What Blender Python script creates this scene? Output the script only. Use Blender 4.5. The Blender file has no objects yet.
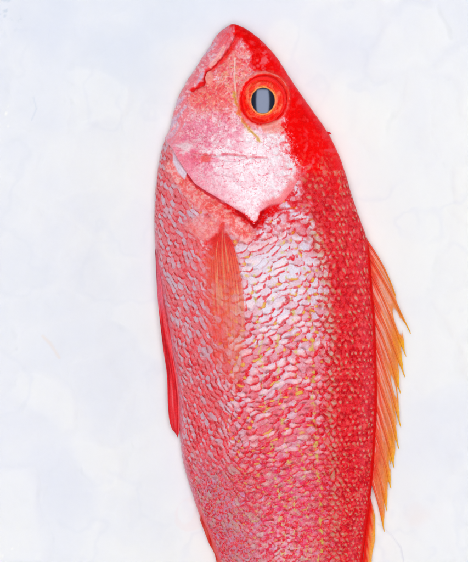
import bpy, math
import numpy as np

# ------------------------------------------------------------------ setup
S = 0.0005            # metres per unit ("u"); the fish is laid out in half-millimetres
DC = 2600.0           # camera height in u
CX, CY = 234.0, 281.0
scene = bpy.context.scene
COL = scene.collection

def to_world(x, y, z):
    """x right, y towards the tail, z up (in u) -> metres"""
    return np.stack([(x - CX) * S, (CY - y) * S, z * S], axis=-1)

def lin(c):
    c = np.asarray(c, dtype=np.float64) / 255.0
    return np.where(c <= 0.04045, c / 12.92, ((c + 0.055) / 1.055) ** 2.4)

def sm(a, b, x):
    t = np.clip((x - a) / (b - a), 0, 1)
    return t * t * (3 - 2 * t)

# ------------------------------------------------------------------ noise
def _hash(ix, iy, seed):
    h = (ix.astype(np.int64) * 374761393 + iy.astype(np.int64) * 668265263 + seed * 1274126177) & 0xFFFFFFFF
    h = ((h ^ (h >> 13)) * 1274126177) & 0xFFFFFFFF
    h = ((h ^ (h >> 16)) * 2246822519) & 0xFFFFFFFF
    h = h ^ (h >> 15)
    return (h & 0xFFFFFF) / float(0xFFFFFF)

def vn(x, y, seed=0):
    fx = np.floor(x); fy = np.floor(y)
    tx = x - fx; ty = y - fy
    tx = tx * tx * (3 - 2 * tx); ty = ty * ty * (3 - 2 * ty)
    a = _hash(fx, fy, seed); b = _hash(fx + 1, fy, seed)
    c = _hash(fx, fy + 1, seed); d = _hash(fx + 1, fy + 1, seed)
    return (a * (1 - tx) + b * tx) * (1 - ty) + (c * (1 - tx) + d * tx) * ty

def fbm(x, y, seed=0, o=3, g=0.5):
    s = 0; a = 1; n = 0
    for k in range(o):
        s = s + a * vn(x * 2 ** k + 17.3 * k, y * 2 ** k - 9.1 * k, seed + k * 31)
        n += a; a *= g
    return s / n

# ------------------------------------------------------------------ 2D helpers
def dist_poly(X, Y, pts):
    d = np.full(X.shape, 1e9); t = np.zeros(X.shape)
    n = len(pts) - 1
    for i in range(n):
        (x0, y0), (x1, y1) = pts[i], pts[i + 1]
        dx, dy = x1 - x0, y1 - y0
        q = np.clip(((X - x0) * dx + (Y - y0) * dy) / (dx * dx + dy * dy + 1e-9), 0, 1)
        dd = np.hypot(X - x0 - q * dx, Y - y0 - q * dy)
        m = dd < d
        d = np.where(m, dd, d); t = np.where(m, (i + q) / n, t)
    return d, t

def inside(X, Y, pts):
    r = np.zeros(X.shape, bool)
    n = len(pts)
    for i in range(n):
        (x0, y0), (x1, y1) = pts[i], pts[(i + 1) % n]
        if y0 == y1: continue
        c = ((y0 > Y) != (y1 > Y)) & (X < (x1 - x0) * (Y - y0) / (y1 - y0) + x0)
        r ^= c
    return r

def sdist(X, Y, pts):
    """signed distance, positive inside"""
    d, _ = dist_poly(X, Y, list(pts) + [pts[0]])
    return np.where(inside(X, Y, pts), d, -d)

def smooth_curve(pts, step=1.0):
    p = np.array(pts, float)
    out = []
    for i in range(len(p) - 1):
        p0 = p[max(i - 1, 0)]; p1 = p[i]; p2 = p[i + 1]; p3 = p[min(i + 2, len(p) - 1)]
        n = max(2, int(np.hypot(*(p2 - p1)) / step))
        for k in range(n):
            t = k / n
            out.append(0.5 * (2 * p1 + (p2 - p0) * t + (2 * p0 - 5 * p1 + 4 * p2 - p3) * t * t + (3 * p1 - p0 - 3 * p2 + p3) * t ** 3))
    out.append(p[-1])
    return np.array(out)

# ------------------------------------------------------------------ body outline
LEFT = [(233.5, 24), (230.3, 24.6), (226.5, 27), (221.5, 30), (216, 36), (209, 47.5), (198, 63.6), (190, 76.5), (184.8, 85), (177.6, 97.5),
        (173.5, 112), (169.6, 127.7), (164.4, 141.5), (161, 152), (158, 168.5), (156, 184), (154.8, 200), (154.4, 225), (155.2, 245), (156.5, 262),
        (160.5, 285), (164, 305), (168.5, 330), (172, 352), (176, 375), (178.5, 400), (179.5, 425), (180.5, 445), (184.5, 468), (193, 496),
        (201, 519), (209, 537), (218, 562), (230, 600), (245, 650), (260, 700), (270, 745), (276, 775), (279, 805)]
RIGHT = [(233.5, 24), (237.5, 24.8), (241.5, 26.8), (246, 29), (257, 36.7), (268.7, 48), (279, 60.5), (290, 78), (304, 98.5), (317, 116.8),
         (328, 133), (337.7, 152), (345, 172), (350.5, 191), (357.5, 212.4), (364, 230), (368.2, 243), (370.5, 262), (372.3, 285), (374, 305),
         (375.5, 325), (376.3, 350), (377, 380), (377, 410), (375.3, 442), (373, 474), (370, 503), (366.3, 531), (364, 550), (362.5, 562),
         (357, 600), (347, 650), (336, 700), (328, 745), (324, 775), (325, 805)]
HTS = [(24, 0.5), (25, 4.5), (28, 8), (34, 12), (45, 17), (60, 22), (80, 27.5), (100, 32), (130, 38), (160, 42.5), (200, 46), (260, 48),
       (330, 47), (400, 44), (470, 40), (562, 34), (650, 26), (740, 16), (805, 8)]
def _tab(pts, key, y):
    c = smooth_curve(pts, 0.7)
    if key == 'x': return np.interp(y, c[:, 1], c[:, 0])
    return np.interp(y, c[:, 0], c[:, 1])
def xl(y): return _tab(LEFT, 'x', y)
def xr(y): return _tab(RIGHT, 'x', y)
def ht(y): return _tab(HTS, 'h', y)
def zsurf(x, y):
    c = (xl(y) + xr(y)) / 2; w = (xr(y) - xl(y)) / 2
    u = np.clip((x - c) / w, -0.999, 0.999)
    return ht(y) * np.sqrt(1 - u * u)

ELL = [(236, 35), (231, 42), (227, 49.5), (215.6, 63.6), (206.7, 71.5), (203.5, 78), (204.5, 84), (194, 88.5), (186, 96)]
GILL = [(170, 146), (173, 151), (178, 160), (186, 172.5), (194, 184), (203, 190.5), (215.6, 198), (224, 203), (232, 208), (241, 213.5), (249, 221.5), (254, 226.5),
        (258.5, 221), (262, 212), (270, 206), (282, 203), (291, 192), (297.5, 181), (299, 168)]
HEADPOLY = [(-50, 120)] + [(160, 132)] + GILL + [(300, 150), (300, -50), (-50, -50)]
OPERC = GILL[2:-1] + [(297.5, 166), (290, 152), (280, 156), (268, 157.5), (250, 156.7), (228, 154), (215.6, 155), (202, 154), (190, 151), (181, 150)]
EYE = (263.0, 100.6)

def eye_r(X, Y):
    return np.hypot((X - EYE[0]) / 0.93, (Y - EYE[1]))

# ------------------------------------------------------------------ scale field
def scale_field(A, B, seed=5):
    shape = A.shape
    best = np.full(shape, np.nan)
    la = np.zeros(shape); lb = np.zeros(shape); r1 = np.zeros(shape); r2 = np.zeros(shape); r3 = np.zeros(shape)
    done = np.zeros(shape, bool)
    fb = np.floor(B)
    for dk in (-2, -1, 0, 1):
        k = fb + dk
        off = 0.5 * (np.mod(k, 2))
        fa = np.floor(A - off + 0.5)
        rb = np.full(shape, 9.0); tla = np.zeros(shape); tlb = np.zeros(shape); ti = np.zeros(shape)
        for di in (-1, 0, 1):
            i = fa + di
            ja = (_hash(i, k, seed) - 0.5) * 0.32
            jb = (_hash(i, k, seed + 7) - 0.5) * 0.32
            a = A - (i + off + ja); b = B - (k + jb)
            r = np.sqrt((a / 0.66) ** 2 + (b / 1.2) ** 2)
            m = r < rb
            rb = np.where(m, r, rb); tla = np.where(m, a, tla); tlb = np.where(m, b, tlb); ti = np.where(m, i, ti)
        m = (~done) & (rb < 1.0)
        best = np.where(m, rb, best); la = np.where(m, tla, la); lb = np.where(m, tlb, lb)
        r1 = np.where(m, _hash(ti, k, seed + 11), r1); r2 = np.where(m, _hash(ti, k, seed + 12), r2); r3 = np.where(m, _hash(ti, k, seed + 13), r3)
        done |= m
    best = np.where(np.isnan(best), 1.0, best)
    return best, la, lb, r1, r2, r3

def mix(c, rgb, m):
    m = np.clip(m, 0, 1)[..., None]
    return c * (1 - m) + lin(rgb) * m

def groove(X, Y, pts, w, d, taper=True):
    dd, t = dist_poly(X, Y, pts)
    k = np.exp(-(dd / w) ** 2)
    if taper: k = k * np.sin(np.pi * np.clip(t * 0.92 + 0.04, 0, 1)) ** 0.5
    return -d * k, k

# ------------------------------------------------------------------ mesh builder
def make_mesh(name, verts, faces, mat, parent=None, col=None, alpha=None, smooth=True):
    """verts in u (x, y down, z), faces (n,4) or (n,3) int array"""
    v = to_world(verts[:, 0], verts[:, 1], verts[:, 2]).astype(np.float32)
    me = bpy.data.meshes.new(name)
    f = np.asarray(faces, dtype=np.int32)
    f = f[:, ::-1]
    n, k = f.shape
    me.vertices.add(len(v)); me.vertices.foreach_set('co', v.ravel())
    me.loops.add(n * k); me.loops.foreach_set('vertex_index', np.ascontiguousarray(f).ravel())
    me.polygons.add(n)
    me.polygons.foreach_set('loop_start', np.arange(0, n * k, k, dtype=np.int32))
    me.polygons.foreach_set('loop_total', np.full(n, k, dtype=np.int32))
    me.polygons.foreach_set('use_smooth', np.full(n, smooth, dtype=bool))
    if col is not None:
        at = me.attributes.new('albedo', 'FLOAT_COLOR', 'POINT')
        c = np.ones((len(v), 4), np.float32); c[:, :3] = col
        if alpha is not None: c[:, 3] = alpha
        at.data.foreach_set('color', c.ravel())
    if alpha is not None:
        at = me.attributes.new('cover', 'FLOAT', 'POINT')
        at.data.foreach_set('value', np.asarray(alpha, np.float32).ravel())
    me.materials.append(mat)
    me.update(calc_edges=True); me.validate()
    o = bpy.data.objects.new(name, me); COL.objects.link(o)
    if parent is not None: o.parent = parent
    return o

def grid_faces(nr, nc, wrap=False):
    r = np.arange(nr - 1)[:, None]
    c = np.arange(nc if wrap else nc - 1)[None, :]
    c2 = (c + 1) % nc
    a = r * nc + c; b = r * nc + c2; d = (r + 1) * nc + c; e = (r + 1) * nc + c2
    return np.stack([a, b, e, d], -1).reshape(-1, 4)

def merge(parts):
    V = []; F = []; C = []; A = []; n = 0
    for p in parts:
        V.append(p[0]); F.append(np.asarray(p[1]) + n); C.append(p[2]); n += len(p[0])
        if len(p) > 3: A.append(p[3])
    return np.concatenate(V), np.concatenate(F), np.concatenate(C), (np.concatenate(A) if A else None)

def slab(top, thick, col, alpha=None):
    """closed thin slab from a (nr,nc,3) grid of upper points"""
    nr, nc = top.shape[:2]
    th = np.broadcast_to(np.asarray(thick, float), (nr, nc)) if np.ndim(thick) else np.full((nr, nc), thick)
    bot = top.copy(); bot[..., 2] -= th
    V = np.concatenate([top.reshape(-1, 3), bot.reshape(-1, 3)])
    ft = grid_faces(nr, nc); fb = ft[:, ::-1] + nr * nc
    idx = np.arange(nr * nc).reshape(nr, nc)
    ring = np.concatenate([idx[0, :], idx[1:, -1], idx[-1, -2::-1], idx[-2:0:-1, 0]])
    nx = np.roll(ring, -1)
    fs = np.stack([ring, ring + nr * nc, nx + nr * nc, nx], -1)
    F = np.concatenate([ft, fb, fs])
    C = np.concatenate([col.reshape(-1, 3)] * 2)
    if alpha is None: return V, F, C
    return V, F, C, np.concatenate([alpha.ravel()] * 2)

def tube(pts, rad, col, nseg=8, flat=1.0):
    P = np.asarray(pts, float); n = len(P)
    T = np.gradient(P, axis=0); T /= np.linalg.norm(T, axis=1)[:, None] + 1e-9
    up = np.array([0, 0, 1.0])
    side = np.cross(T, up); side /= np.linalg.norm(side, axis=1)[:, None] + 1e-9
    u2 = np.cross(side, T)
    ang = np.linspace(0, 2 * np.pi, nseg, endpoint=False)
    rad = np.broadcast_to(np.asarray(rad, float), (n,))
    V = P[:, None, :] + rad[:, None, None] * (np.cos(ang)[None, :, None] * side[:, None, :] + flat * np.sin(ang)[None, :, None] * u2[:, None, :])
    F = grid_faces(n, nseg, wrap=True)
    C = np.repeat(np.asarray(col)[:, None, :], nseg, 1)
    V = V.reshape(-1, 3); C = C.reshape(-1, 3)
    # end caps as degenerate-free quads fans (centre points)
    V = np.concatenate([V, P[:1], P[-1:]]); C = np.concatenate([C, C[:1], C[-1:]])
    a = np.arange(0, nseg, 2)
    c0 = np.stack([np.full(len(a), n * nseg), (a + 2) % nseg, a + 1, a], -1)
    b = (n - 1) * nseg
    c1 = np.stack([np.full(len(a), n * nseg + 1), b + a, b + a + 1, b + (a + 2) % nseg], -1)
    return V, np.concatenate([F, c0, c1]), C

# ------------------------------------------------------------------ materials
def new_mat(name):
    m = bpy.data.materials.new(name); m.use_nodes = True
    nt = m.node_tree; nt.nodes.clear()
    return m, nt
def node(nt, t, **kw):
    n = nt.nodes.new(t)
    for k, v in kw.items():
        if k.startswith('_'): setattr(n, k[1:], v)
        else: n.inputs[k].default_value = v
    return n

def skin_mat(name, rough=0.34, coat=0.35, bump=0.25, bscale=2200, spec=0.5, trans=0.0, use_cover=False, sss=0.0):
    m, nt = new_mat(name)
    out = node(nt, 'ShaderNodeOutputMaterial')
    p = node(nt, 'ShaderNodeBsdfPrincipled', Roughness=rough)
    p.inputs['Coat Weight'].default_value = coat; p.inputs['Coat Roughness'].default_value = 0.12
    p.inputs['Specular IOR Level'].default_value = spec
    if sss:
        p.inputs['Subsurface Weight'].default_value = sss
        p.inputs['Subsurface Radius'].default_value = (1.0, 0.35, 0.3); p.inputs['Subsurface Scale'].default_value = 0.0012
    at = node(nt, 'ShaderNodeAttribute', _attribute_name='albedo')
    tc = node(nt, 'ShaderNodeTexCoord')
    nz = node(nt, 'ShaderNodeTexNoise', Scale=bscale, Detail=3.0, Roughness=0.6)
    nt.links.new(tc.outputs['Object'], nz.inputs['Vector'])
    hs = node(nt, 'ShaderNodeHueSaturation')
    mr = node(nt, 'ShaderNodeMapRange'); mr.inputs['From Min'].default_value = 0.3; mr.inputs['From Max'].default_value = 0.7
    mr.inputs['To Min'].default_value = 0.86; mr.inputs['To Max'].default_value = 1.12
    nt.links.new(nz.outputs['Fac'], mr.inputs['Value']); nt.links.new(mr.outputs['Result'], hs.inputs['Value'])
    nt.links.new(at.outputs['Color'], hs.inputs['Color']); nt.links.new(hs.outputs['Color'], p.inputs['Base Color'])
    rr = node(nt, 'ShaderNodeMapRange'); rr.inputs['To Min'].default_value = rough * 0.65; rr.inputs['To Max'].default_value = rough * 1.35
    nt.links.new(nz.outputs['Fac'], rr.inputs['Value']); nt.links.new(rr.outputs['Result'], p.inputs['Roughness'])
    bp = node(nt, 'ShaderNodeBump', Strength=bump, Distance=0.0003)
    nt.links.new(nz.outputs['Fac'], bp.inputs['Height']); nt.links.new(bp.outputs['Normal'], p.inputs['Normal'])
    sx = node(nt, 'ShaderNodeSeparateColor'); nt.links.new(at.outputs['Color'], sx.inputs['Color'])
    ms = node(nt, 'ShaderNodeMapRange'); ms.inputs['From Min'].default_value = 0.05; ms.inputs['From Max'].default_value = 0.75
    ms.inputs['To Min'].default_value = spec * 0.02; ms.inputs['To Max'].default_value = spec      # silvery tissue mirrors more than red pigment
    nt.links.new(sx.outputs['Green'], ms.inputs['Value']); nt.links.new(ms.outputs['Result'], p.inputs['Specular IOR Level'])
    sh = p.outputs[0]
    if trans:
        tr = node(nt, 'ShaderNodeBsdfTranslucent'); nt.links.new(hs.outputs['Color'], tr.inputs['Color'])
        mx = node(nt, 'ShaderNodeMixShader', Fac=trans)
        nt.links.new(sh, mx.inputs[1]); nt.links.new(tr.outputs[0], mx.inputs[2]); sh = mx.outputs[0]
    if use_cover:
        av = node(nt, 'ShaderNodeAttribute', _attribute_name='cover')
        tp = node(nt, 'ShaderNodeBsdfTransparent'); mx = node(nt, 'ShaderNodeMixShader')
        nt.links.new(av.outputs['Fac'], mx.inputs[0]); nt.links.new(tp.outputs[0], mx.inputs[1]); nt.links.new(sh, mx.inputs[2]); sh = mx.outputs[0]
    nt.links.new(sh, out.inputs['Surface'])
    return m

M_skin = skin_mat('wet_red_skin', rough=0.22, coat=0.0, bump=0.28, bscale=1700, spec=0.8)
M_fin = skin_mat('fin_membrane', rough=0.35, coat=0.05, bump=0.2, bscale=1500, trans=0.15, use_cover=True)
M_fin_wet = skin_mat('fin_pressed_on_skin', rough=0.32, coat=0.05, bump=0.3, bscale=1500, use_cover=True)
M_spine = skin_mat('fin_spine', rough=0.3, coat=0.1, bump=0.1, bscale=1500, trans=0.2)
M_ring = skin_mat('eye_ring', rough=0.16, coat=0.2, bump=0.10, bscale=1500)
mm, nt = new_mat('black_pupil')
o_ = node(nt, 'ShaderNodeOutputMaterial'); p_ = node(nt, 'ShaderNodeBsdfPrincipled', Roughness=0.15, IOR=2.3)
p_.inputs['Base Color'].default_value = (0.004, 0.006, 0.02, 1); p_.inputs['Specular Tint'].default_value = (0.66, 0.74, 1.0, 1)
nt.links.new(p_.outputs[0], o_.inputs[0]); M_pupil = mm

# ------------------------------------------------------------------ fish body
def empty(name, x, y, z):
    o = bpy.data.objects.new(name, None); COL.objects.link(o)
    o.empty_display_size = 0.02
    return o
fish = empty('fish', 0, 0, 0)
fish['label'] = 'whole raw red snapper with silver pink flank and orange dorsal fin lying on white ice'
fish['category'] = 'fish'

ys = np.concatenate([24 + 8 * (np.linspace(0, 1, 26) ** 1.8), np.arange(32.4, 590, 0.5), np.arange(590, 805.5, 1.6)])
NT, NB = 720, 60
phi = np.concatenate([np.linspace(0, np.pi, NT), np.pi + np.linspace(0, np.pi, NB + 2)[1:-1]])
XL, XR, HH = xl(ys), xr(ys), ht(ys)
XC = (XL + XR) / 2; W = np.maximum((XR - XL) / 2, 0.05)
cp, sp = np.cos(phi), np.sin(phi)
x = XC[:, None] - W[:, None] * cp[None, :]
z = HH[:, None] * np.where(sp > 0, sp, sp * 0.55)[None, :]
y = np.repeat(ys[:, None], len(phi), 1)
base = np.stack([x, y, z], -1)
du = np.gradient(base, axis=0); dv = np.roll(base, -1, 1) - np.roll(base, 1, 1)
nrm = np.cross(dv, du); nrm /= np.linalg.norm(nrm, axis=2)[..., None] + 1e-12
# make sure it points outward
s_ = np.sign((nrm[..., 2] * np.where(sp > 0, 1, -1)[None, :]).sum()); nrm *= s_
seg = np.linalg.norm(np.diff(base[:, :NT], axis=1), axis=2)
cum = np.concatenate([np.zeros((len(ys), 1)), np.cumsum(seg, 1)], 1)
arc = np.zeros(x.shape); arc[:, :NT] = cum - cum[:, NT // 2][:, None]
arc[:, NT:] = arc[:, NT - 1:NT]
f_ = 1 - z / DC
X = CX + (x - CX) / f_; Y = CY + (y - CY) / f_      # where a point of the surface is seen in plan from the lens

def build_fields(X, Y, arc, x, y, z):
    U = arc
    nB = fbm(X / 22, Y / 22, 3); nM = fbm(X / 8, Y / 8, 9); nF = fbm(X / 2.6, Y / 2.6, 21, 2); nS = fbm(X / 1.2, Y / 1.2, 27, 2)
    # ---- regions
    latx = np.interp(Y, [150, 200, 230, 260, 330, 420, 500, 562, 700], [296, 303, 313, 320, 328, 330, 334, 334, 320])
    dors = sm(-9 - 16 * sm(300, 400, Y), 9, X - latx + (nM - 0.5) * 18 + (nF - .5) * 14)
    belx = np.interp(Y, [150, 220, 300, 400, 480, 562, 700], [190, 196, 212, 228, 232, 240, 270])
    bel = sm(-14, 14, belx - X + (nM - 0.5) * 18)
    low = sm(-35, 40, Y - 452 + (nB - .5) * 70 - np.abs(X - 290) * 0.12)
    sdh = np.full(X.shape, -99.0)
    hm = (Y < 260) & (z > -2)
    sdh[hm] = sdist(X[hm], Y[hm], HEADPOLY)
    rx = sm(282, 304, X)
    nape = sm(148, 205, Y + (nM - 0.5) * 34 + (nB - .5) * 22)       # scales start gradually on the nape
    head = np.where(sdh > -90, sm(-0.6, 0.6, sdh), 0.0)
    head = np.where(X > 299, 1 - nape, head)
    scal = np.clip(1 - head, 0, 1)
    # ---- scales
    wa = (fbm(X / 30, Y / 30, 41) - 0.5) * 1.6; wb = (fbm(X / 26, Y / 26, 43) - 0.5) * 1.8
    # cell width along the girth: belly 7.5, flank 11, back 6.6
    ug = np.linspace(-200, 200, 801)
    cw = np.interp(ug, [-150, -80, -45, -10, 25, 60, 80, 150], [6.0, 6.4, 8.0, 14.0, 12.5, 6.6, 5.8, 5.6])
    Ai = np.concatenate([[0], np.cumsum(0.5 * (1 / cw[1:] + 1 / cw[:-1]) * 0.5)])
    yg = np.linspace(0, 900, 1801)
    ch = np.interp(yg, [0, 150, 230, 320, 400, 450, 500, 900], [4.6, 5.2, 7.2, 6.8, 6.0, 5.3, 4.8, 4.2])
    Bi = np.concatenate([[0], np.cumsum(0.5 * (1 / ch[1:] + 1 / ch[:-1]) * 0.5)])
    pinch = 1 + 0.25 * sm(380, 520, Y)
    A = (np.interp(U, ug, Ai) - np.interp(0, ug, Ai)) * pinch + wa
    B = np.interp(Y, yg, Bi) + wb + 0.0
    shear = 0.060 * np.exp(-((X - 270) / 50) ** 2) - 0.035 * bel
    B = B + U * shear + 0.0009 * U * U * 0.12
    A = A + (fbm(X / 7, Y / 7, 45, 2) - .5) * (.5 + .1 * low) * (1 - .45 * dors) + (fbm(X / 2.2, Y / 2.2, 46, 2) - .5) * (.18 - .08 * dors)
    B = B + (fbm(X / 8, Y / 6, 47, 2) - .5) * (.5 + .1 * low) * (1 - .5 * dors) + (fbm(X / 2.2, Y / 2.2, 48, 2) - .5) * (.18 - .08 * dors)
    r, la, lb, q1, q2, q3 = scale_field(A, B)
    rn = r + (nF - .5) * 0.16 + (nS - .5) * 0.14
    # ---- colours
    big = np.exp(-(((X - 272) / 48) ** 2 + ((Y - 275) / 70) ** 2))     # silvery shoulder
    cc = np.zeros(X.shape + (3,)) + lin((216, 200, 222))
    cc = mix(cc, (222, 214, 231), big * 1.2)
    cc = mix(cc, (224, 150, 166), sm(310, 420, Y) * (1 - bel) * .5)
    cc = mix(cc, (198, 164, 180), bel * 0.9 * (1 - .55 * low))
    cc = mix(cc, (238, 92, 90), bel * (q1 > .5) * .6)
    cc = mix(cc, (216, 74, 92), low * 0.92)
    cc = mix(cc, (184, 160, 150), low * (q2 > .72) * 0.75)
    cc = mix(cc, (196, 150, 192), low * (q2 < .2) * 0.7)
    # pinkish tint from scale to scale
    cc = mix(cc, (238, 66, 84), (q1 > 0.6) * 0.6 * (1 - dors) * (1 - 0.85 * big) * (1 - .55 * bel))
    cc = mix(cc, (238, 84, 92), sm(.48, .68, nM) * 0.5 * (1 - dors) * (1 - 0.9 * big) * (1 - .4 * bel))
    lat_d = np.abs(X - (latx + 2))
    cc = mix(cc, (224, 14, 26), dors * 0.95)
    cc = mix(cc, (240, 84, 84), dors * (q2 > .6) * .6)
    cc = mix(cc, (200, 150, 128), dors * (q1 > 0.42) * 0.9 * sm(0.75, 0.3, np.hypot(la / 0.5, (lb - .6) / 0.45)) * (.5 + .5 * q2))
    cc = mix(cc, (206, 188, 172), np.exp(-(lat_d / 5) ** 2) * sm(200, 225, Y) * (0.85 - 0.5 * sm(330, 400, Y)) * sm(.35, .6, nM + .1))
    ec = np.zeros(X.shape + (3,)) + lin((232, 16, 40))
    ec = mix(ec, (238, 78, 82), bel * 0.9 * sm(.2, .5, nB))
    ec = mix(ec, (222, 14, 40), low * 0.85)
    ec = mix(ec, (224, 0, 8), dors)
    ec = mix(ec, (172, 14, 34), sm(.5, .66, nF) * 0.6)  # darker crimson imitates the shade at scale joins
    ec = mix(ec, (255, 70, 84), sm(.5, .36, nF) * 0.45)
    th = 0.74 - 0.24 * q3 - 0.10 * low + 0.07 * big - .20 * sm(290, 370, Y) * (1 - .7 * low) + .03 * sm(300, 250, Y)
    th = th * (1 - dors) + (0.60 + 0.12 * (q3 - .5)) * dors + 0.08 * bel * (1 - low) + .05 * big
    side = sm(-0.25, 0.40, la * np.where(bel > .5, -1, 1) * (1 - dors) + dors + 0.25 * (q2 - .5))   # one side of each rim is redder
    em = sm(th - 0.07, th + 0.07, rn) * np.clip(0.04 + 0.85 * side + 0.6 * low + .30 * bel + .2 * sm(310, 380, Y), 0, 1)
    em = em * np.where((q2 > 0.86) & (dors < .5), 0.35, 1)
    # anterior part of the next scale under the rim keeps some red
    em = np.maximum(em, sm(0.42, 0.1, lb) * (0.55 * (1 - big) + 0.12) * (1 - .5 * bel) * sm(.35, .6, nF + 0.1) * (0.5 + .5 * dors))
    em = em * (0.78 + .22 * sm(.3, .55, nS))
    c = cc * (1 - em[..., None]) + ec * em[..., None]
    nG = fbm(X / .8, Y / .8, 29, 2)
    c = mix(c, (228, 20, 44), sm(.55, .70, nS) * .35 * (1 - bel * .5) * (1 - .6 * big) * (.5 + .5 * low))
    c = mix(c, (240, 226, 236), sm(.58, .76, nG) * (.14 + .12 * low * (1 - dors) - .10 * dors))
    c = mix(c, (196, 160, 120), sm(.62, .74, fbm(X / 1.6, Y / 1.6, 33, 2)) * (.28 * low + .06))
    c = mix(c, (186, 30, 60), sm(.60, .74, fbm(X / 1.3, Y / 1.3, 35, 2)) * (.28 * low + .10))
    strk = sm(.26, .06, np.abs(lb - 1.02 + .55 * la * la + .35 * la)) * sm(.62, .3, np.abs(la)) * (1 - dors) * (q2 < .8)
    c = mix(c, (230, 14, 40), strk * (.8 - .25 * bel) * sm(.3, .5, nF + .06))
    root = sm(.30, .12, np.hypot((la + .35) * .9, lb - .9)) * (q2 > .45)      # crevice shade painted in brown where scales meet
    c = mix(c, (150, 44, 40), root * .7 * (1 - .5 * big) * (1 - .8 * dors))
    c = mix(c, (176, 6, 26), sm(.90, 1.0, r) * .55 * side * (1 - big))
    c = mix(c, (255, 214, 214), sm(.5, .2, np.hypot(la, lb - .55)) * (q1 < .3) * .40 * (1 - dors) * (1 - .6 * low) * (1 - .85 * bel))
    yel = (q3 > 0.66) & (q1 > .3)
    ysp = sm(0.25, 0.10, np.hypot((la - 0.24), (lb - 0.86) * 0.9)) * yel
    c = mix(c, (226, 186, 40), ysp * 0.9 * (1 - dors) * (1 - bel) * (0.85 - .25 * low))
    c = mix(c, (170, 140, 96), ysp * 0.6 * (1 - bel) * np.maximum(low * .6, dors * .8))
    c = mix(c, (160, 6, 16), sm(.6, .75, nS) * 0.3 * dors * sm(.45, .6, nF))
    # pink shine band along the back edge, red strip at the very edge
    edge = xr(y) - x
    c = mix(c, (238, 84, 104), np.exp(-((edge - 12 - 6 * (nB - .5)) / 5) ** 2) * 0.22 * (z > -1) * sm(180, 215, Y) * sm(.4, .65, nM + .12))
    c = mix(c, (226, 6, 14), sm(5.0, 2.0, edge) * sm(235, 250, Y))
    # red crowding in behind the gill cover
    gz = sm(40, 4, Y - np.interp(X, [230, 254, 270, 300, 330], [236, 228, 212, 206, 196])) * sm(244, 258, X) * (1 - dors)
    c = mix(c, (234, 34, 46), gz * sm(.36, .56, nM + .06) * .9 * (.35 + .65 * sm(.3, .6, nF)))
    c = mix(c, (214, 10, 30), sm(.09, .02, np.abs(fbm((X + Y * .4) / 11, (Y - X * .4) / 5, 37, 3) - .5)) * gz * sm(.4, .6, nF) * .8)
    # salmon wash where the pectoral fin lies
    pw = np.exp(-(((X - 213 - (Y - 250) * .10) / 19) ** 2)) * sm(215, 240, Y) * sm(410, 300, Y)
    c = mix(c, (248, 92, 82), pw * (0.45 + 0.55 * sm(.42, .6, nM)) * (0.5 + .5 * em))
    c = mix(c, (244, 40, 44), pw * sm(.5, .7, nF) * sm(300, 250, Y) * .7)
    c = mix(c, (190, 150, 176), low * np.exp(-((X - xl(y) - 26) / 24) ** 2) * sm(.45, .62, nS) * .6)
    c = mix(c, (240, 196, 214), sm(.50, .64, nF) * .5 * np.exp(-(((X - 282) / 30) ** 2 + ((Y - 545) / 48) ** 2)))
    # dotted yellow-green lines along the scale rows, and the olive lateral line
    for kk in range(1, 5):
        ln = np.abs(X - (latx - 17 * kk * (1 - .25 * sm(350, 560, Y)) + (nM - .5) * 7))
        c = mix(c, (206, 184, 62), sm(2.6, .6, ln + (nS - .5) * 3) * sm(.5, .62, nF) * .75 * sm(225, 260, Y) * sm(.25, .55, vn(X / 3, Y / 4, 39)))
    c = mix(c, (166, 142, 104), sm(4, 1, np.abs(X - latx - 1 + (nM - .5) * 7 + (nF - .5) * 5)) * sm(.45, .6, nS) * .6 * sm(330, 380, Y) * sm(.8, .5, r))
    c = mix(c, (236, 60, 122), sm(.5, .66, fbm(X / 3.2, Y / 2.2, 36, 2)) * .6 * np.exp(-(((X - 288) / 34) ** 2 + ((Y - 500) / 80) ** 2)))
    # belly margin
    ledge = x - xl(y)
    c = mix(c, (228, 150, 172), sm(7, 1, ledge) * 0.5 * sm(200, 260, Y))
    c = mix(c, (240, 84, 86), sm(6, 2, ledge) * sm(490, 520, Y))
    # shoulder girdle in front of the pectoral fin (no visible scales)
    sh, _ = dist_poly(X, Y, [(176, 166), (186, 180), (200, 196), (216, 208), (234, 219), (244, 232)])
    shm = sm(15, 6, sh + (nM - .5) * 8) * (1 - head) * sm(150, 166, Y) * (X < 258)
    sc_ = np.zeros(X.shape + (3,)) + lin((246, 118, 118))
    sc_ = mix(sc_, (250, 172, 176), sm(.44, .64, nF) * 0.75)
    sc_ = mix(sc_, (240, 78, 70), sm(.52, .7, nM) * 0.8)
    sc_ = mix(sc_, (232, 170, 130), sm(.68, .76, nF) * .35)
    sc_ = mix(sc_, (252, 206, 204), sm(.56, .7, nS) * .35)
    sc_ = mix(sc_, (232, 56, 62), sm(.6, .74, fbm(X / 2.2, Y / 1.6, 51, 2)) * .35)
    c = c * (1 - shm[..., None]) + sc_ * shm[..., None]
    lobe = sm(1.15, 0.6, np.hypot((X - 206) / 21, (Y - 228) / 14) + (nM - .5) * .5 + (nF - .5) * .3) * (1 - head)
    c = c * (1 - .8 * lobe[..., None]) + mix(sc_, (246, 150, 150), np.full(X.shape, .25)) * .8 * lobe[..., None]
    # ---- head colours
    h = np.zeros(X.shape + (3,)) + lin((251, 196, 208))
    cheek = sm(1.15, 0.6, np.hypot((X - 256) / 56, (Y - 168) / 52) + (nM - .5) * .25)
    h = mix(h, (253, 232, 240), cheek * 0.95)
    h = mix(h, (246, 150, 176), sm(.5, .66, nM) * (0.8 - .5 * cheek))
    h = mix(h, (240, 120, 150), sm(.60, .72, nF) * (0.6 - .35 * cheek))
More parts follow.
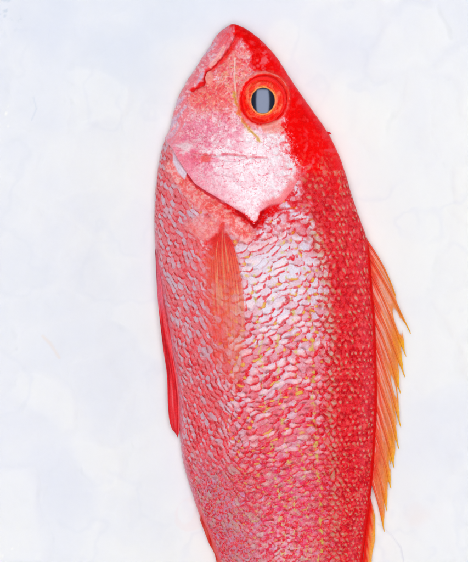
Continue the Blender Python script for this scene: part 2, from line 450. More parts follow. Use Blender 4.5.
    h = mix(h, (252, 120, 108), sm(1.2, .5, np.hypot((X - 203) / 27, (Y - 97) / 17) + (nF - .5) * .5) * 0.8)
    h = mix(h, (254, 50, 34), sm(1.2, .5, np.hypot((X - 212) / 22, (Y - 92) / 12) + (nF - .5) * .9) * 0.65)
    h = mix(h, (248, 110, 90), sm(1.2, .6, np.hypot((X - 233) / 16, (Y - 72) / 22) + (nF - .5) * 1.1) * 0.5)
    h = mix(h, (238, 168, 128), sm(.55, .66, nF) * sm(1.2, .6, np.hypot((X - 230) / 18, (Y - 82) / 28)) * .7)
    h = mix(h, (243, 140, 150), sm(1.1, .5, np.hypot((X - 185) / 12, (Y - 135) / 32) + (nF - .5) * .6) * .5)
    h = mix(h, (244, 60, 84), sm(1.2, .4, np.hypot((X - 190) / 14, (Y - 158) / 12) + (nF - .5) * .9) * .75)
    # fine wandering veins on the cheek
    rg = np.abs(fbm(X / 9 + nB, Y / 4.5, 61, 3) - 0.5)
    h = mix(h, (236, 90, 124), sm(0.026, 0.004, rg) * 0.85 * sm(110, 140, Y))
    rg2 = np.abs(fbm(X / 4, Y / 4, 67, 3) - 0.5)
    h = mix(h, (234, 70, 104), sm(0.035, 0.005, rg2) * (0.7 - .4 * cheek))
    h = mix(h, (250, 84, 88), sm(.44, .62, fbm(X / 5, Y / 5, 68, 3)) * sm(1.2, .6, np.hypot((X - 222) / 30, (Y - 88) / 40)) * .75)
    h = mix(h, (240, 110, 150), sm(.5, .66, fbm(X / 7, Y / 5, 69, 3)) * sm(1.2, .6, np.hypot((X - 210) / 34, (Y - 145) / 36)) * .6)
    nH = fbm(X / 1.5, Y / 1.5, 53, 2); nI = fbm(X / 1.0, Y / 1.0, 55, 2); nJ = fbm(X / 2.2, Y / 1.6, 57, 2)
    h = mix(h, (255, 246, 250), sm(.52, .72, nH) * (.22 + .08 * cheek))
    h = mix(h, (232, 78, 110), sm(.60, .76, nI) * (.34 - .28 * cheek))
    h = mix(h, (236, 110, 150), sm(.58, .72, nJ) * (.45 - .3 * cheek))
    h = mix(h, (246, 60, 50), sm(.52, .7, nJ) * .6 * sm(130, 95, Y))
    h = mix(h, (196, 60, 84), sm(.66, .78, fbm(X / 1.3, Y / 1.3, 58, 2)) * (.6 - .5 * cheek))
    h = mix(h, (255, 128, 122), sm(.5, .66, fbm(X / 3, Y / 3, 60, 2)) * .6 * sm(125, 100, Y))
    h = mix(h, (240, 200, 150), sm(.66, .76, fbm(X / 2, Y / 2, 59, 2)) * .3 * sm(130, 95, Y))
    # lower jaw / chin
    mth = sm(-2, 2, np.interp(Y, [24, 34, 42, 49, 63, 71, 84, 88, 97, 112, 130, 150], [236, 234, 231, 227, 215.6, 206.7, 204, 194, 188, 188, 184, 176]) - X + (nF - .5) * 5)
    jc = np.zeros(X.shape + (3,)) + lin((234, 168, 186))
    st = fbm((X + Y * .75) / 3.2, (Y - X * .75) / 26, 71, 3)
    jc = mix(jc, (214, 176, 200), sm(.45, .6, st)); jc = mix(jc, (248, 112, 120), sm(.55, .42, st) * .7); jc = mix(jc, (244, 206, 216), sm(.56, .7, nF) * .6); jc = mix(jc, (232, 96, 116), sm(.58, .72, fbm(X / 1.6, Y / 1.6, 63, 2)) * .5)
    jc = mix(jc, (246, 90, 100), sm(1.1, .5, np.hypot((X - 225) / 13, (Y - 38) / 13) + (nF - .5) * .4) * .7)
    h = h * (1 - mth[..., None]) + jc * mth[..., None]
    # scarlet cap over forehead and nape
    xb = np.interp(Y, [24, 30, 34, 40, 50, 60, 70, 80, 95, 110, 125, 133, 150, 165, 180, 200],
                   [229, 231, 232, 243, 247, 250, 254, 260, 281, 283, 281, 284, 291, 297, 299, 299])
    capn = (nM - .5) * 9 + (nF - .5) * 7
    cap = sm(-4.5, 4.5, X - xb + capn * 1.0 + (nS - .5) * 12 * sm(110, 130, Y))
    h = mix(h, (247, 2, 8), cap)
    h = mix(h, (214, 0, 8), cap * sm(.5, .7, nM) * .5); h = mix(h, (255, 50, 46), cap * sm(.55, .7, nF) * .45)
    pk = sm(.60, .74, fbm(X / 6, Y / 6, 77)) * cap
    pk = pk * (np.exp(-(((X - 268) / 16) ** 2 + ((Y - 60) / 16) ** 2)) + 0.25 + 0.9 * sm(132, 185, Y) * sm(285, 300, X))
    h = mix(h, (246, 96, 104), pk * 0.75)
    hedge = edge
    h = mix(h, (246, 92, 104), np.exp(-((hedge - 3.5) / 4.5) ** 2) * 0.2 * (Y > 50) * sm(.3, .6, nM + .1))  # pink shine along the head's back edge, put into the colour
    h = mix(h, (214, 150, 120), sm(.6, .72, fbm(X / 3.5, Y / 3.5, 81)) * sm(150, 185, Y) * sm(296, 306, X) * .8)
    h = mix(h, (247, 30, 36), sm(-20, 2, X - xb) * (1 - cap) * sm(.44, .62, nF) * .75 * (Y < 200))
    # red seam along the mouth, crimson behind it
    d, t = dist_poly(X, Y, [(240, 34), (234, 44), (226, 55), (214, 65), (208, 70)])
    h = mix(h, (246, 10, 14), sm(5.5, 1.0, d + (nF - .5) * 2 + (nM - .5) * 3) * .9)
    d, t = dist_poly(X, Y, [(206, 72), (204, 82), (196, 87.5), (191, 90)])
    h = mix(h, (236, 30, 34), sm(3.0, .8, d + (nF - .5) * 2))
    d, t = dist_poly(X, Y, [(229, 46), (219, 60), (212, 68)])
    h = mix(h, (253, 176, 170), sm(2.4, .8, dist_poly(X, Y, [(224, 47), (219, 56), (210, 66)])[0] + (nF - .5) * 2) * .8)
    h = mix(h, (253, 150, 140), sm(5.5, 4.0, np.hypot((X - 209.5) * 1.2, (Y - 78) * .75)) * .9)
    # creases in front of the eye
    d1, _ = dist_poly(X, Y, [(235, 58), (234.5, 80), (236, 98), (239, 110), (241, 118)])
    h = mix(h, (253, 222, 214), sm(1.3, .3, d1 + (nF - .5) * 1.2) * .75 * sm(.3, .5, nM + .1))
    d1, _ = dist_poly(X, Y, [(233.5, 92), (236, 102), (239, 112), (243, 122), (250, 130), (257, 137), (260, 142)])
    h = mix(h, (232, 178, 40), sm(2.4, .3, d1 + (nF - .5) * 4.5 + (nS - .5) * 2) * .85 * sm(.3, .5, nM + .05))
    h = mix(h, (190, 130, 60), sm(1.3, .3, d1 + (nF - .5) * 2.5) * .5)
    d1, _ = dist_poly(X, Y, [(236, 34), (231, 43), (226.5, 51), (215.6, 64.5), (206, 72), (203, 79), (203.5, 85), (195, 88.5)])
    h = mix(h, (150, 0, 12), sm(1.2, .3, d1 + (nF - .5) * .4) * .45)
    d1, _ = dist_poly(X, Y, [(281.5, 90), (283.5, 97), (286, 104)])
    h = mix(h, (252, 160, 168), sm(1.6, .5, d1) * .85)  # highlight beside the eye, painted in as a pale sliver
    # crimson line of the preopercle
    d1, _ = dist_poly(X, Y, [(188, 151), (202, 154), (215.6, 155), (228, 154), (250, 156.7), (267, 157.5)])
    h = mix(h, (226, 60, 84), sm(1.5, .4, d1 + (nF - .5) * 1.6) * .6 * sm(.35, .5, nM + .05))
    h = mix(h, (238, 70, 60), sm(1.1, .5, np.hypot((X - 206) / 7, (Y - 159) / 5) + (nF - .5) * .5) * .8)
    # eye surround
    er = eye_r(X, Y)
    ang = np.arctan2(Y - EYE[1], X - EYE[0])
    rim = sm(31, 25, er + (nF - .5) * 7 + 2 * np.sin(ang * 2))
    h = mix(h, (250, 74, 60), rim * 0.75); h = mix(h, (247, 20, 18), sm(26.5, 24.5, er + (nF - .5) * 2))
    h = mix(h, (252, 150, 140), sm(1, .4, np.abs(er - 27.5) + (nM - .5) * 4) * .5 * (ang < 0))
    h = mix(h, (252, 150, 132), sm(1.1, .7, np.hypot((X - 273) / 12, (Y - 127) / 7) + (nF - .5) * .9 + (nS - .5) * .4) * .65)
    # opercle margin: coral fringe on the rear edge, crimson line on the free edge
    gd, gt = dist_poly(X, Y, GILL)
    h = mix(h, (250, 122, 128), sm(9, 5, gd + (nF - .5) * 4) * sm(.70, .8, gt) * sm(1, .9, gt) * .85)
    h = mix(h, (248, 120, 130), sm(5, 1, gd + (nF - .5) * 3) * .6)
    h = mix(h, (250, 150, 172), sm(26, 4, gd + (nM - .5) * 14) * sm(252, 225, X) * .5)
    hd = head[..., None]
    c = c * (1 - hd) + h * hd
    line = sm(2.6, .9, gd + (nF - .5) * 1.6) * np.clip(1.6 - np.abs(sdh) * .25, 0, 1) * (sdh < 1.2) * sm(0.02, .15, gt) * sm(.8, .7, gt)
    c = mix(c, (200, 10, 36), line * .85 * (.5 + .5 * sm(.3, .5, nM)))
    vred = sm(1.15, .8, (np.hypot((X - 254) / 15, (Y - 218) / 7.5)) + (nF - .5) * .5) * (sdh < 2.5 + (nF - .5) * 4)
    vred = np.maximum(vred * sm(.2, .4, nF + .15), sm(6.0, 1.8, dist_poly(X, Y, [(228, 206), (241, 214.5), (251, 222), (255, 224), (264, 214), (276, 209)])[0] + (nF - .5) * 3) * (sdh < .8))
    c = mix(c, (228, 2, 12), vred * (z > 0) * (.72 + .28 * sm(.4, .55, nS)))
    c = mix(c, (150, 0, 14), sm(2.0, .6, dist_poly(X, Y, [(236, 211.5), (246, 219), (254, 227), (259, 221), (264, 212)])[0] + (nF - .5) * 2) * .55 * (z > 0) * (sdh < 1))
    # pale gill membrane blade below the chin
    bl = sdist(X, Y, [(172, 150), (179, 161), (187, 173), (185, 180), (179, 173), (174, 162)]) if True else 0
    c = mix(c, (226, 204, 220), sm(-.6, .8, bl))
    bl2 = sdist(X, Y, [(179, 146), (189, 141), (193, 146), (190, 152), (185, 154)])
    c = mix(c, (244, 222, 228), sm(-2.5, 3, bl2 + (nF - .5) * 5 + (nS - .5) * 3) * .75)
    # red fold at the fin base
    d1, _ = dist_poly(X, Y, [(223, 224), (221, 232), (215, 239), (208, 243)])
    c = mix(c, (238, 24, 26), sm(5, .5, d1 + (nF - .5) * 4) * .75)
    # ---- relief
    hs = (0.62 + 0.1 * big + 0.1 * dors - .3 * bel) * (.35 + .65 * sm(1, 22, edge)) * (.35 + .65 * sm(1, 22, x - xl(y))) * (1 - 0.2 * low)
    rel = hs * ((lb / 1.2) * 1.0 - 0.5 - 0.35 * sm(0.86, 1.0, r)) * scal * (1 - shm * .9) * (1 - .8 * lobe)
    rel = rel + 0.14 * (nF - .5) + 0.07 * (nS - .5)
    rel = rel + (nM - .5) * 1.2 * shm
    rel = rel + head * ((nM - .5) * 1.8 + (nF - .5) * .6) * (1 - .7 * cap) * (1 - .5 * cheek) + .12 * (nS - .5) * (1 - .7 * cap * head)
    # faint ribs of muscle
    # gill cover step
    stp = 3.3 * sm(-0.3, 1.6, sdh) * np.exp(-gd / 42) * sm(132, 152, Y) * (1 - .7 * sm(258, 284, X)) * (1 - sm(284, 298, X))
    stp = np.where(sdh > -90, stp, 0)
    rel = rel + stp
    rel = rel - 2.4 * np.exp(-(np.clip(np.abs(sdh + 2.5), 0, 50) / 3.0) ** 2) * sm(160, 180, Y) * sm(276, 262, X) * (sdh > -12)
    # second plate behind the gill opening (cleithrum) and fin root lobe
    rel = rel + 2.4 * shm + 1.7 * lobe
    g, _ = groove(X, Y, [(224, 222), (222, 232), (215, 240), (207, 244)], 2.0, 2.6); rel = rel + g
    # mouth
    for pts, w_, d_ in (([(236, 33), (231, 43), (226.5, 51), (215.6, 64.5), (206, 72), (203, 79), (203.5, 85), (195, 88.5), (188, 92)], 1.8, 2.0),
                        ([(226, 42), (221, 53), (212, 64)], 1.1, 1.3), ([(231, 50), (223, 61), (213, 70), (212, 80), (209, 86)], 1.3, 1.6),
                        ([(235.5, 58), (235, 80), (236.5, 98), (240, 112), (243, 122)], 1.0, 1.6),
                        ([(188, 151), (202, 154.5), (215.6, 155.5), (228, 154.5), (250, 157), (268, 158)], 1.0, 1.3),
                        ([(206, 162), (222, 160), (238, 161), (244, 158)], 1.0, .9),
                        ([(184, 98), (188, 112), (190, 124), (197, 132), (208, 140)], 1.1, 1.3),
                        ([(170, 136), (173, 150), (178, 160), (186, 172.5), (194, 184)], 1.4, 1.4),
                        ([(220, 172), (232, 177), (240, 186)], 1.4, .8), ([(283, 172), (286, 178), (292, 180), (291, 172)], .9, .6),
                        ([(178, 104), (176, 122), (172, 138)], 1.6, 1.2), ([(282, 92), (285, 100), (286.5, 104)], 1.1, 1.2)):
        g, _ = groove(X, Y, pts, w_, d_); rel = rel + g
    rel = rel + 1.8 * sm(6.5, 3.0, np.hypot((X - 209.5) * 1.2, (Y - 78) * .75))
    # lids round the eye and its socket
    rel = rel + 2.6 * np.exp(-((er - 26.5) / 3.2) ** 2)
    g = -1.0 * np.exp(-((er - 31.5) / 2.0) ** 2) * (ang > -.4) * (ang < 2.6); rel = rel + g
    rel = rel - 9 * sm(24.0, 20.5, er)
    rel = rel + 0
    return np.clip(c, 0.003, 0.92), rel, head

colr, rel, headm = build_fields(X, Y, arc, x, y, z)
rel = rel * np.clip(W / 12, 0, 1)[:, None] * sm(-8, 2, z)
pos = base + nrm * rel[..., None]

NC = len(phi)
FA = grid_faces(len(ys), NC, wrap=True)
cap0 = None

def region_part(name, sd_top, parent, label=None, lift=0.0):
    """a plate of its own over the body (gill cover, jaw), edges tucked under the surface"""
    global pos
    sd = np.full(X.shape, -99.0); m = (z > -1) & (Y < 260)
    sd[m] = sdist(X[m], Y[m], sd_top)
    off = -1.0 + (1.0 + lift) * sm(-1.0, 0.6, sd)
    pp = pos + nrm * off[..., None]
    fv = (sd.reshape(-1)[FA] > -1.0).all(1)
    f = FA[fv]
    used = np.unique(f); remap = -np.ones(X.size, np.int64); remap[used] = np.arange(len(used))
    make_mesh(name, pp.reshape(-1, 3)[used], remap[f], M_skin, parent, colr.reshape(-1, 3)[used])
    return sd

sdA = region_part('gill_cover', OPERC, fish, lift=0.15)
LJAW = [(233, 20), (234, 35), (230, 43), (226, 50.5), (215, 64), (205.6, 71.5), (202.8, 78), (202, 84.5), (193, 88), (186, 93), (170, 98), (160, 60)]
sdB = region_part('lower_jaw', LJAW, fish, lift=0.1)
MAX = [(234, 44), (226, 54), (213, 65.5), (206.5, 72.5), (204.3, 78), (206, 84), (209.5, 85.5), (212.8, 80), (214, 71), (224, 61), (232, 52)]
sdC = region_part('upper_jaw_bone', MAX, fish, lift=0.35)
for sd in (sdA, sdB, sdC):
    pos = pos - nrm * (1.3 * sm(0.0, 2.5, sd))[..., None]

# pole caps: a centre point at both ends
V = pos.reshape(-1, 3)
C = colr.reshape(-1, 3)
nv = len(V)
V = np.concatenate([V, pos[0].mean(0)[None], pos[-1].mean(0)[None]]); C = np.concatenate([C, C[:1], C[-1:]])
a = np.arange(0, NC, 2)
F0 = np.stack([np.full(len(a), nv), (a + 2) % NC, (a + 1) % NC, a], -1)
b = (len(ys) - 1) * NC
F1 = np.stack([np.full(len(a), nv + 1), b + a, b + (a + 1) % NC, b + (a + 2) % NC], -1)
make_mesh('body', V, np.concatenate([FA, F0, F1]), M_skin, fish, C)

# ------------------------------------------------------------------ eye
def unproj(X, Y, z):
    f = 1 - z / DC
    return CX + (X - CX) * f, CY + (Y - CY) * f
EZ = float(zsurf(np.array([EYE[0]]), np.array([EYE[1]]))[0])
ex, ey = unproj(EYE[0], EYE[1], EZ)
def revolve(prof, colfn, kx=0.93, n=96, jit=0):
    """prof: list of (r, z) from the centre out"""
    prof = np.array(prof); th = np.linspace(0, 2 * np.pi, n, endpoint=False)
    R = prof[:, 0][:, None]; Z = prof[:, 1][:, None] + 0 * th[None, :]
    RR = R * (1 + jit * (fbm(np.cos(th) * 2 + 5, np.sin(th) * 2 + 5, 3)[None, :] - .5) * np.clip(R / 10, 0, 1))
    Vx = ex + RR * np.cos(th)[None, :] * kx; Vy = ey + RR * np.sin(th)[None, :]
    Vv = np.stack([Vx, Vy, Z], -1).reshape(-1, 3)
    F = grid_faces(len(prof), n, wrap=True)[:, ::-1]
    return Vv, F, colfn(R + 0 * th[None, :], th[None, :] + 0 * R).reshape(-1, 3)
def ringcol(R, T):
    n1 = fbm(np.cos(T) * R / 7 + 20, np.sin(T) * R / 7 + 20, 91); n2 = fbm(T * 4, R / 2.0, 92)
    n3 = fbm(np.cos(T) * 3 + 9, np.sin(T) * 3 + R / 3, 95, 2)
    c = np.zeros(R.shape + (3,)) + lin((250, 48, 26))
    c = mix(c, (255, 138, 50), sm(16.5, 13.4, R + (n1 - .5) * 5) * .9)
    c = mix(c, (255, 190, 90), sm(14.2, 13.4, R + (n1 - .5) * 1.5) * .6)
    c = mix(c, (255, 130, 96), sm(.52, .68, n3) * .7)
    c = mix(c, (200, 10, 10), sm(.62, .74, fbm(np.cos(T) * 9 + R, np.sin(T) * 9 + 20, 96, 2)) * .5)
    c = mix(c, (255, 120, 80), sm(.55, .7, vn(T * 30, R / 4, 97)) * .4)
    c = mix(c, (246, 14, 14), sm(.55, .4, n1) * sm(14, 17, R) * .8)
    c = mix(c, (246, 20, 20), sm(20, 22.5, R))
    return c
ball = [(0.5, EZ - 9)] + [(r, EZ - 9 + 3.0 * (1 - (r / 24) ** 2) ** .5) for r in (4, 8, 12, 16, 20, 23.5)] + [(24.5, EZ - 12)]
eye = make_mesh('eye', *(lambda q: (q[0], q[1], M_ring, fish, q[2]))(revolve(ball, lambda R, T: np.zeros(R.shape + (3,)) + lin((240, 30, 26)))))
pr = [(12.3, EZ + 0.2), (12.7, EZ + 1.7), (13.3, EZ + 2.3), (14.2, EZ + 2.2), (15, EZ + 1.6), (16.4, EZ + 1.5), (17.6, EZ + 1.9), (18.6, EZ + 1.6), (20, EZ + 0.3), (21.2, EZ - .6), (22.4, EZ - .2), (23.6, EZ - .1), (24.6, EZ - 1.5), (25.2, EZ - 4)]
prs = []
for i in range(len(pr) - 1):
    for k in range(4):
        t = k / 4; prs.append((pr[i][0] * (1 - t) + pr[i + 1][0] * t, pr[i][1] * (1 - t) + pr[i + 1][1] * t))
prs.append(pr[-1])
make_mesh('iris', *(lambda q: (q[0], q[1], M_ring, eye, q[2]))(revolve(prs, ringcol, jit=0.07)))
pup = [(0.01 + 13.4 * t, EZ + 3.4 - 36 + math.sqrt(36 ** 2 - (13.4 * t) ** 2)) for t in np.linspace(0, 1, 20)] + [(13.5, EZ - 3)]
make_mesh('pupil', *(lambda q: (q[0], q[1], M_pupil, eye, q[2]))(revolve(pup, lambda R, T: np.zeros(R.shape + (3,)))))

# ------------------------------------------------------------------ spiny dorsal fin
spb = [(366, 240), (368.5, 255), (371, 273), (372.5, 298), (374, 318), (375, 342), (375.5, 373), (376.5, 407), (375, 432), (373, 457), (371, 479), (369.5, 500)]
spt = [(396, 297), (411, 334), (406.3, 357), (405.3, 378), (400.7, 394), (401, 428), (399, 449.5), (394.3, 468.5), (391, 489), (387, 511.5), (384.3, 532)]
dfin = empty('dorsal_fin', 0, 0, 0); dfin.parent = fish
def spine_pt(i, t, lift=1.0):
    b = np.array(spb[i]); e = np.array(spt[i])
    bow = 2.6 if i == 0 else 1.2
    t = np.asarray(t, float)
    nrmv = np.array([(e - b)[1], -(e - b)[0]]); nrmv = nrmv / np.linalg.norm(nrmv)
    q = b[None] + (e - b)[None] * t[:, None] + nrmv[None] * (bow * np.sin(np.pi * t))[:, None]
    return np.concatenate([q, (1.5 * (1 - t) + 1.0 + 0.5 * np.sin(t * 3 + i))[:, None]], 1)
def fincol(t, n):
    c = np.zeros(t.shape + (3,)) + lin((255, 100, 76))
    c = mix(c, (255, 152, 92), sm(.08, .4, t + (n - .5) * .3))
    c = mix(c, (255, 160, 44), sm(.45, .75, t + (n - .5) * .3))
    c = mix(c, (255, 196, 16), sm(.72, .95, t + (n - .5) * .25))
    return c
sagv = [.42, .16, .08, .12, .08, .16, .09, .08, .09, .12]
parts_m = []
for i in range(10):
    na, nb = 20, 70
    a_ = np.linspace(0, 1, na)[None, :]; b_ = np.linspace(0, 1, nb)[:, None]
    e0, e1 = (.90 if i else .98, .965)
    top = np.zeros((nb, na, 3))
    jag = (vn(a_ * 7, a_ * 0 + i * 3.7, 115) - .5) * .08
    bm = e0 + (e1 - e0) * a_ - sagv[i] * (.55 * np.sin(np.pi * a_) + .75 * np.exp(-((a_ - .2) / .13) ** 2)) + jag * np.sin(np.pi * a_)
    tt = b_ * bm
    for j in range(na):
        p0 = spine_pt(i, tt[:, j]); p1 = spine_pt(i + 1, tt[:, j]); aa = a_[0, j]
        top[:, j] = p0 * (1 - aa) + p1 * aa
    AA = a_ + 0 * b_
    n = fbm(top[..., 0] / 5, top[..., 1] / 9, 101)
    top[..., 2] += -1.1 * np.sin(np.pi * AA) + .7 * (fbm(AA * 3 + i, tt * 9, 117) - .5) * 2 + 0.5 * np.sin(AA * 9 + tt * 4) * .4 + (n - .5) * .8
    st = fbm(AA * 7 + i * 3, tt * 3, 111, 2)
    c = fincol(tt, n)
    c = mix(c, (255, 206, 190), sm(.5, .7, st) * sm(1, .5, tt) * .6)
    c = mix(c, (238, 40, 26), sm(.42, .30, st) * sm(1, .4, tt) * .3)
    c = mix(c, (240, 50, 30), sm(.10, .0, AA) * .4)
    al = 0.84 + 0.15 * (n - .5) - 0.14 * np.sin(np.pi * AA) * sm(.1, .5, tt) + 0.1 * sm(.75, .95, tt)
    for hi, ht_, ha, rt, ra in ((1, .70, .52, .15, .34), (4, .70, .5, .13, .2), (7, .78, .45, .07, .15)):
        if i == hi:      # tears in the membrane
            rr_ = np.hypot((tt - ht_) / rt, (AA - ha) / ra) + (n - .5) * .4
            al = al * sm(.85, 1.05, rr_); c = mix(c, (255, 150, 30), sm(1.5, 1.0, rr_) * .7)
    parts_m.append(slab(top, 0.35, c, al))
Vv, Ff, Cc, Aa = merge(parts_m)
make_mesh('fin_membrane', Vv, Ff, M_fin, dfin, Cc, Aa)
for i in range(11):
    t = np.linspace(-0.04, 1, 40)
    P = spine_pt(i, t, 1)
    c = fincol(t, np.full(t.shape, .5))
    c = mix(c, (240, 52, 30), np.full(t.shape, .45) * sm(1, .5, t))
    if i == 0: c = mix(c, (246, 150, 40), sm(.3, .8, t) * .7)
    L = np.linalg.norm(P[-1] - P[0])
    rad = np.interp(t, [-.04, .3, .8, .97, 1], [1.3, 1.0, .8, .6, .12])
    q = tube(P, rad, c)
    make_mesh('fin_spine', q[0], q[1], M_spine, dfin, q[2])

# generic rayed fin between a base curve and a tip curve
def ray_fin(name, basec, tipc, rays, colf, parent, zb=0.5, zt=-2, alpha=.85, amp=.5, curl=0.0, nb=90, seed=1, mat=None, thick=.5, zfun=None, aF=None):
    na = rays * 7
    bc = smooth_curve(basec, .5); tcv = smooth_curve(tipc, .5)
    def samp(c, n):
        l = np.concatenate([[0], np.cumsum(np.hypot(*np.diff(c[:, :2], axis=0).T))]); s = np.linspace(0, l[-1], n)
        return np.stack([np.interp(s, l, c[:, 0]), np.interp(s, l, c[:, 1])], 1)
    b0 = samp(bc, na); t0 = samp(tcv, na)
    tt = np.linspace(0, 1, nb)[:, None]
    P = b0[None] * (1 - tt[..., None]) + t0[None] * tt[..., None]
    dirv = t0 - b0; nn = np.stack([dirv[:, 1], -dirv[:, 0]], 1)
    P = P + nn[None] * (curl * np.sin(np.pi * tt))[..., None]
    AA = np.linspace(0, 1, na)[None, :] + 0 * tt; TT = tt + 0 * AA
    ray = np.cos(AA * rays * 2 * np.pi) * .5 + .5
    branch = np.cos(AA * rays * 6 * np.pi) * .5 + .5
    ray = ray * (1 - sm(.4, .8, TT)) + (0.5 * ray + .5 * branch) * sm(.4, .8, TT)
    zz = zb + (zt - zb) * TT + amp * ray
    if zfun is not None: zz = zfun(P[..., 0], P[..., 1], TT) + amp * ray
    n = fbm(P[..., 0] / 6, P[..., 1] / 6, seed)
    top = np.stack([P[..., 0], P[..., 1], zz + (n - .5) * .8], -1)
    c = colf(TT, AA, ray, n, P)
    al = np.clip((alpha if aF is None else aF(TT, AA, ray, P)) + 0 * TT, 0, 1)
    q = slab(top, thick, c, al)
    return make_mesh(name, q[0], q[1], mat or M_fin, parent, q[2], q[3])

def soft_col(TT, AA, ray, n, P):
    c = np.zeros(TT.shape + (3,)) + lin((242, 30, 20))
    c = mix(c, (255, 110, 40), sm(.2, .6, TT + (n - .5) * .3))
    c = mix(c, (255, 176, 30), sm(.5, .85, TT + (n - .5) * .2))
    return mix(c, (255, 200, 150), ray * .35 * sm(.1, .5, TT))
ray_fin('soft_dorsal_fin', [(370.5, 498), (366.5, 528), (363, 560), (356, 610), (347, 655)],
        [(375.2, 516), (375, 540), (371.5, 566), (372, 640), (366, 708)], 14, soft_col, fish, zb=1.5, zt=-1.5, seed=4)
def anal_col(TT, AA, ray, n, P):
    c = np.zeros(TT.shape + (3,)) + lin((240, 66, 62))
    c = mix(c, (236, 24, 24), sm(.4, .7, n + .1)); return mix(c, (250, 130, 104), ray * .5)
ray_fin('anal_fin', [(200, 515), (212, 540), (222, 565), (236, 605), (250, 655)],
        [(199.6, 519), (208, 541), (217, 566), (219, 640), (236, 712)], 10, anal_col, fish, zb=7, zt=1, seed=6, alpha=.95)
# pelvic fin folded along the belly edge
def pelv_col(TT, AA, ray, n, P):
    c = np.zeros(TT.shape + (3,)) + lin((226, 130, 156))
    c = mix(c, (232, 20, 34), sm(.2, .42, TT + (n - .5) * .14))
    c = mix(c, (240, 76, 84), ray * .6)
    c = mix(c, (250, 130, 140), sm(.5, .7, fbm(AA * 6, TT * 5, 9)) * .5); c = mix(c, (170, 4, 20), sm(.55, .72, fbm(AA * 7 + 9, TT * 7, 10)) * .6)
    return mix(c, (196, 8, 22), sm(.85, 1, AA) * .6)
pelv = ray_fin('pelvic_fin', [(155.5, 248), (157.5, 252), (160, 258)], [(172, 430), (177.5, 438), (180, 432)], 5, pelv_col, fish, zb=9, zt=3,
               curl=.0, seed=8, alpha=.97, thick=1.5, amp=.9, nb=140, mat=M_fin_wet)
# the fin bellies outward a little half way
me = pelv.data; co = np.zeros(len(me.vertices) * 3, np.float32); me.vertices.foreach_get('co', co); co = co.reshape(-1, 3)
yy = CY - co[:, 1] / S
nvh = len(co) // 2; AAf = np.tile(np.tile(np.linspace(0, 1, 35), 140), 2)
_lc = smooth_curve([(155.3, 248), (156, 262), (158, 300), (163, 346), (167, 375), (168, 404), (170.3, 424), (177.5, 439)]); lo = np.interp(yy, _lc[:, 1], _lc[:, 0])
hi = np.interp(yy, [248, 262, 300, 350, 390, 419, 438], [157, 159, 165.5, 174, 180.5, 181.5, 178.5])
co[:, 0] = ((lo + (hi - lo) * AAf) - CX) * S
me.vertices.foreach_set('co', co.ravel()); me.update()

# tail fin (beyond the picture, lies on the ice)
def tail_col(TT, AA, ray, n, P):
    c = np.zeros(TT.shape + (3,)) + lin((232, 30, 30)); c = mix(c, (246, 84, 62), ray * .5)
    return mix(c, (244, 140, 60), sm(.8, 1, TT) * .5)
ray_fin('tail_fin', [(280, 800), (300, 797), (324, 800)], [(238, 955), (266, 925), (303, 900), (344, 928), (380, 950)], 18, tail_col, fish, zb=4, zt=-1, seed=12)

# pectoral fin, pressed along the flank
PL = [(219, 229), (206, 252), (205, 300), (210, 340), (218, 372), (229, 398)]
PR = [(225, 228), (234.5, 248), (241.5, 281), (244.5, 318), (243.5, 358), (237, 402)]
pl = smooth_curve(PL, .5); prr = smooth_curve(PR, .5)
def samp(c, n):
    l = np.concatenate([[0], np.cumsum(np.hypot(*np.diff(c, axis=0).T))]); s = np.linspace(0, l[-1], n)
    return np.stack([np.interp(s, l, c[:, 0]), np.interp(s, l, c[:, 1])], 1)
nb, na = 330, 120
l_ = samp(pl, nb); r_ = samp(prr, nb)
AA = np.linspace(0, 1, na)[None, :] + np.zeros((nb, 1)); TT = np.linspace(0, 1, nb)[:, None] + 0 * AA
PX = l_[:, 0][:, None] * (1 - AA) + r_[:, 0][:, None] * AA; PY = l_[:, 1][:, None] * (1 - AA) + r_[:, 1][:, None] * AA
zs = zsurf(PX, PY)
nP = fbm(PX / 6, PY / 14, 131); nP2 = fbm(PX / 3, PY / 4, 133)
ray = np.abs(np.sin((AA ** .9 + .05 * fbm(AA * 5, TT * 1.5, 137)) * np.pi * 15 + (nP - .5) * .8)) ** .6
PZ = zs + 1.6 + 1.3 * sm(0, .12, TT) + 0.55 * ray + 1.6 * AA * (1 - TT) + (nP - .5) * 1.0
wx, wy = unproj(PX, PY, PZ)
c = np.zeros(AA.shape + (3,)) + lin((255, 66, 58))
c = mix(c, (255, 132, 96), sm(.3, .7, ray) * .6 * sm(.05, .25, TT))
c = mix(c, (246, 60, 56), sm(.2, .04, TT + (nP - .5) * .1) * .8)
c = mix(c, (252, 186, 130), sm(.3, .8, AA) * sm(.3, .6, TT) * .6)
c = mix(c, (244, 52, 40), sm(.35, .1, ray) * .5 * sm(.3, .6, nP2 + .1)); c = mix(c, (255, 190, 140), sm(.62, .74, fbm(AA * 22, TT * 5, 139, 2)) * .6)
c = mix(c, (244, 52, 40), sm(.56, .68, nP2) * .6 * sm(.25, .5, TT))
al = (0.90 - .62 * sm(.12, .7, TT + (nP2 - .5) * .5)) * (0.30 + .70 * sm(0, .32, AA + (nP2 - .5) * .4)) * (0.75 + .25 * ray)
al = al * sm(1.0, .8, TT + (nP2 - .5) * .2) * sm(.0, .10, TT + .03 * AA + (nP2 - .5) * .05)
al = al * (1 - .8 * sm(.02, 0, AA)) * (1 - .7 * sm(.45, .8, TT) * sm(.86, 1, AA))
al = 1 - np.sqrt(1 - np.clip(al, 0, .97))     # two faces are crossed
q = slab(np.stack([wx, wy, PZ], -1), .4, c, al)
make_mesh('pectoral_fin', q[0], q[1], M_fin_wet, fish, q[2], q[3])

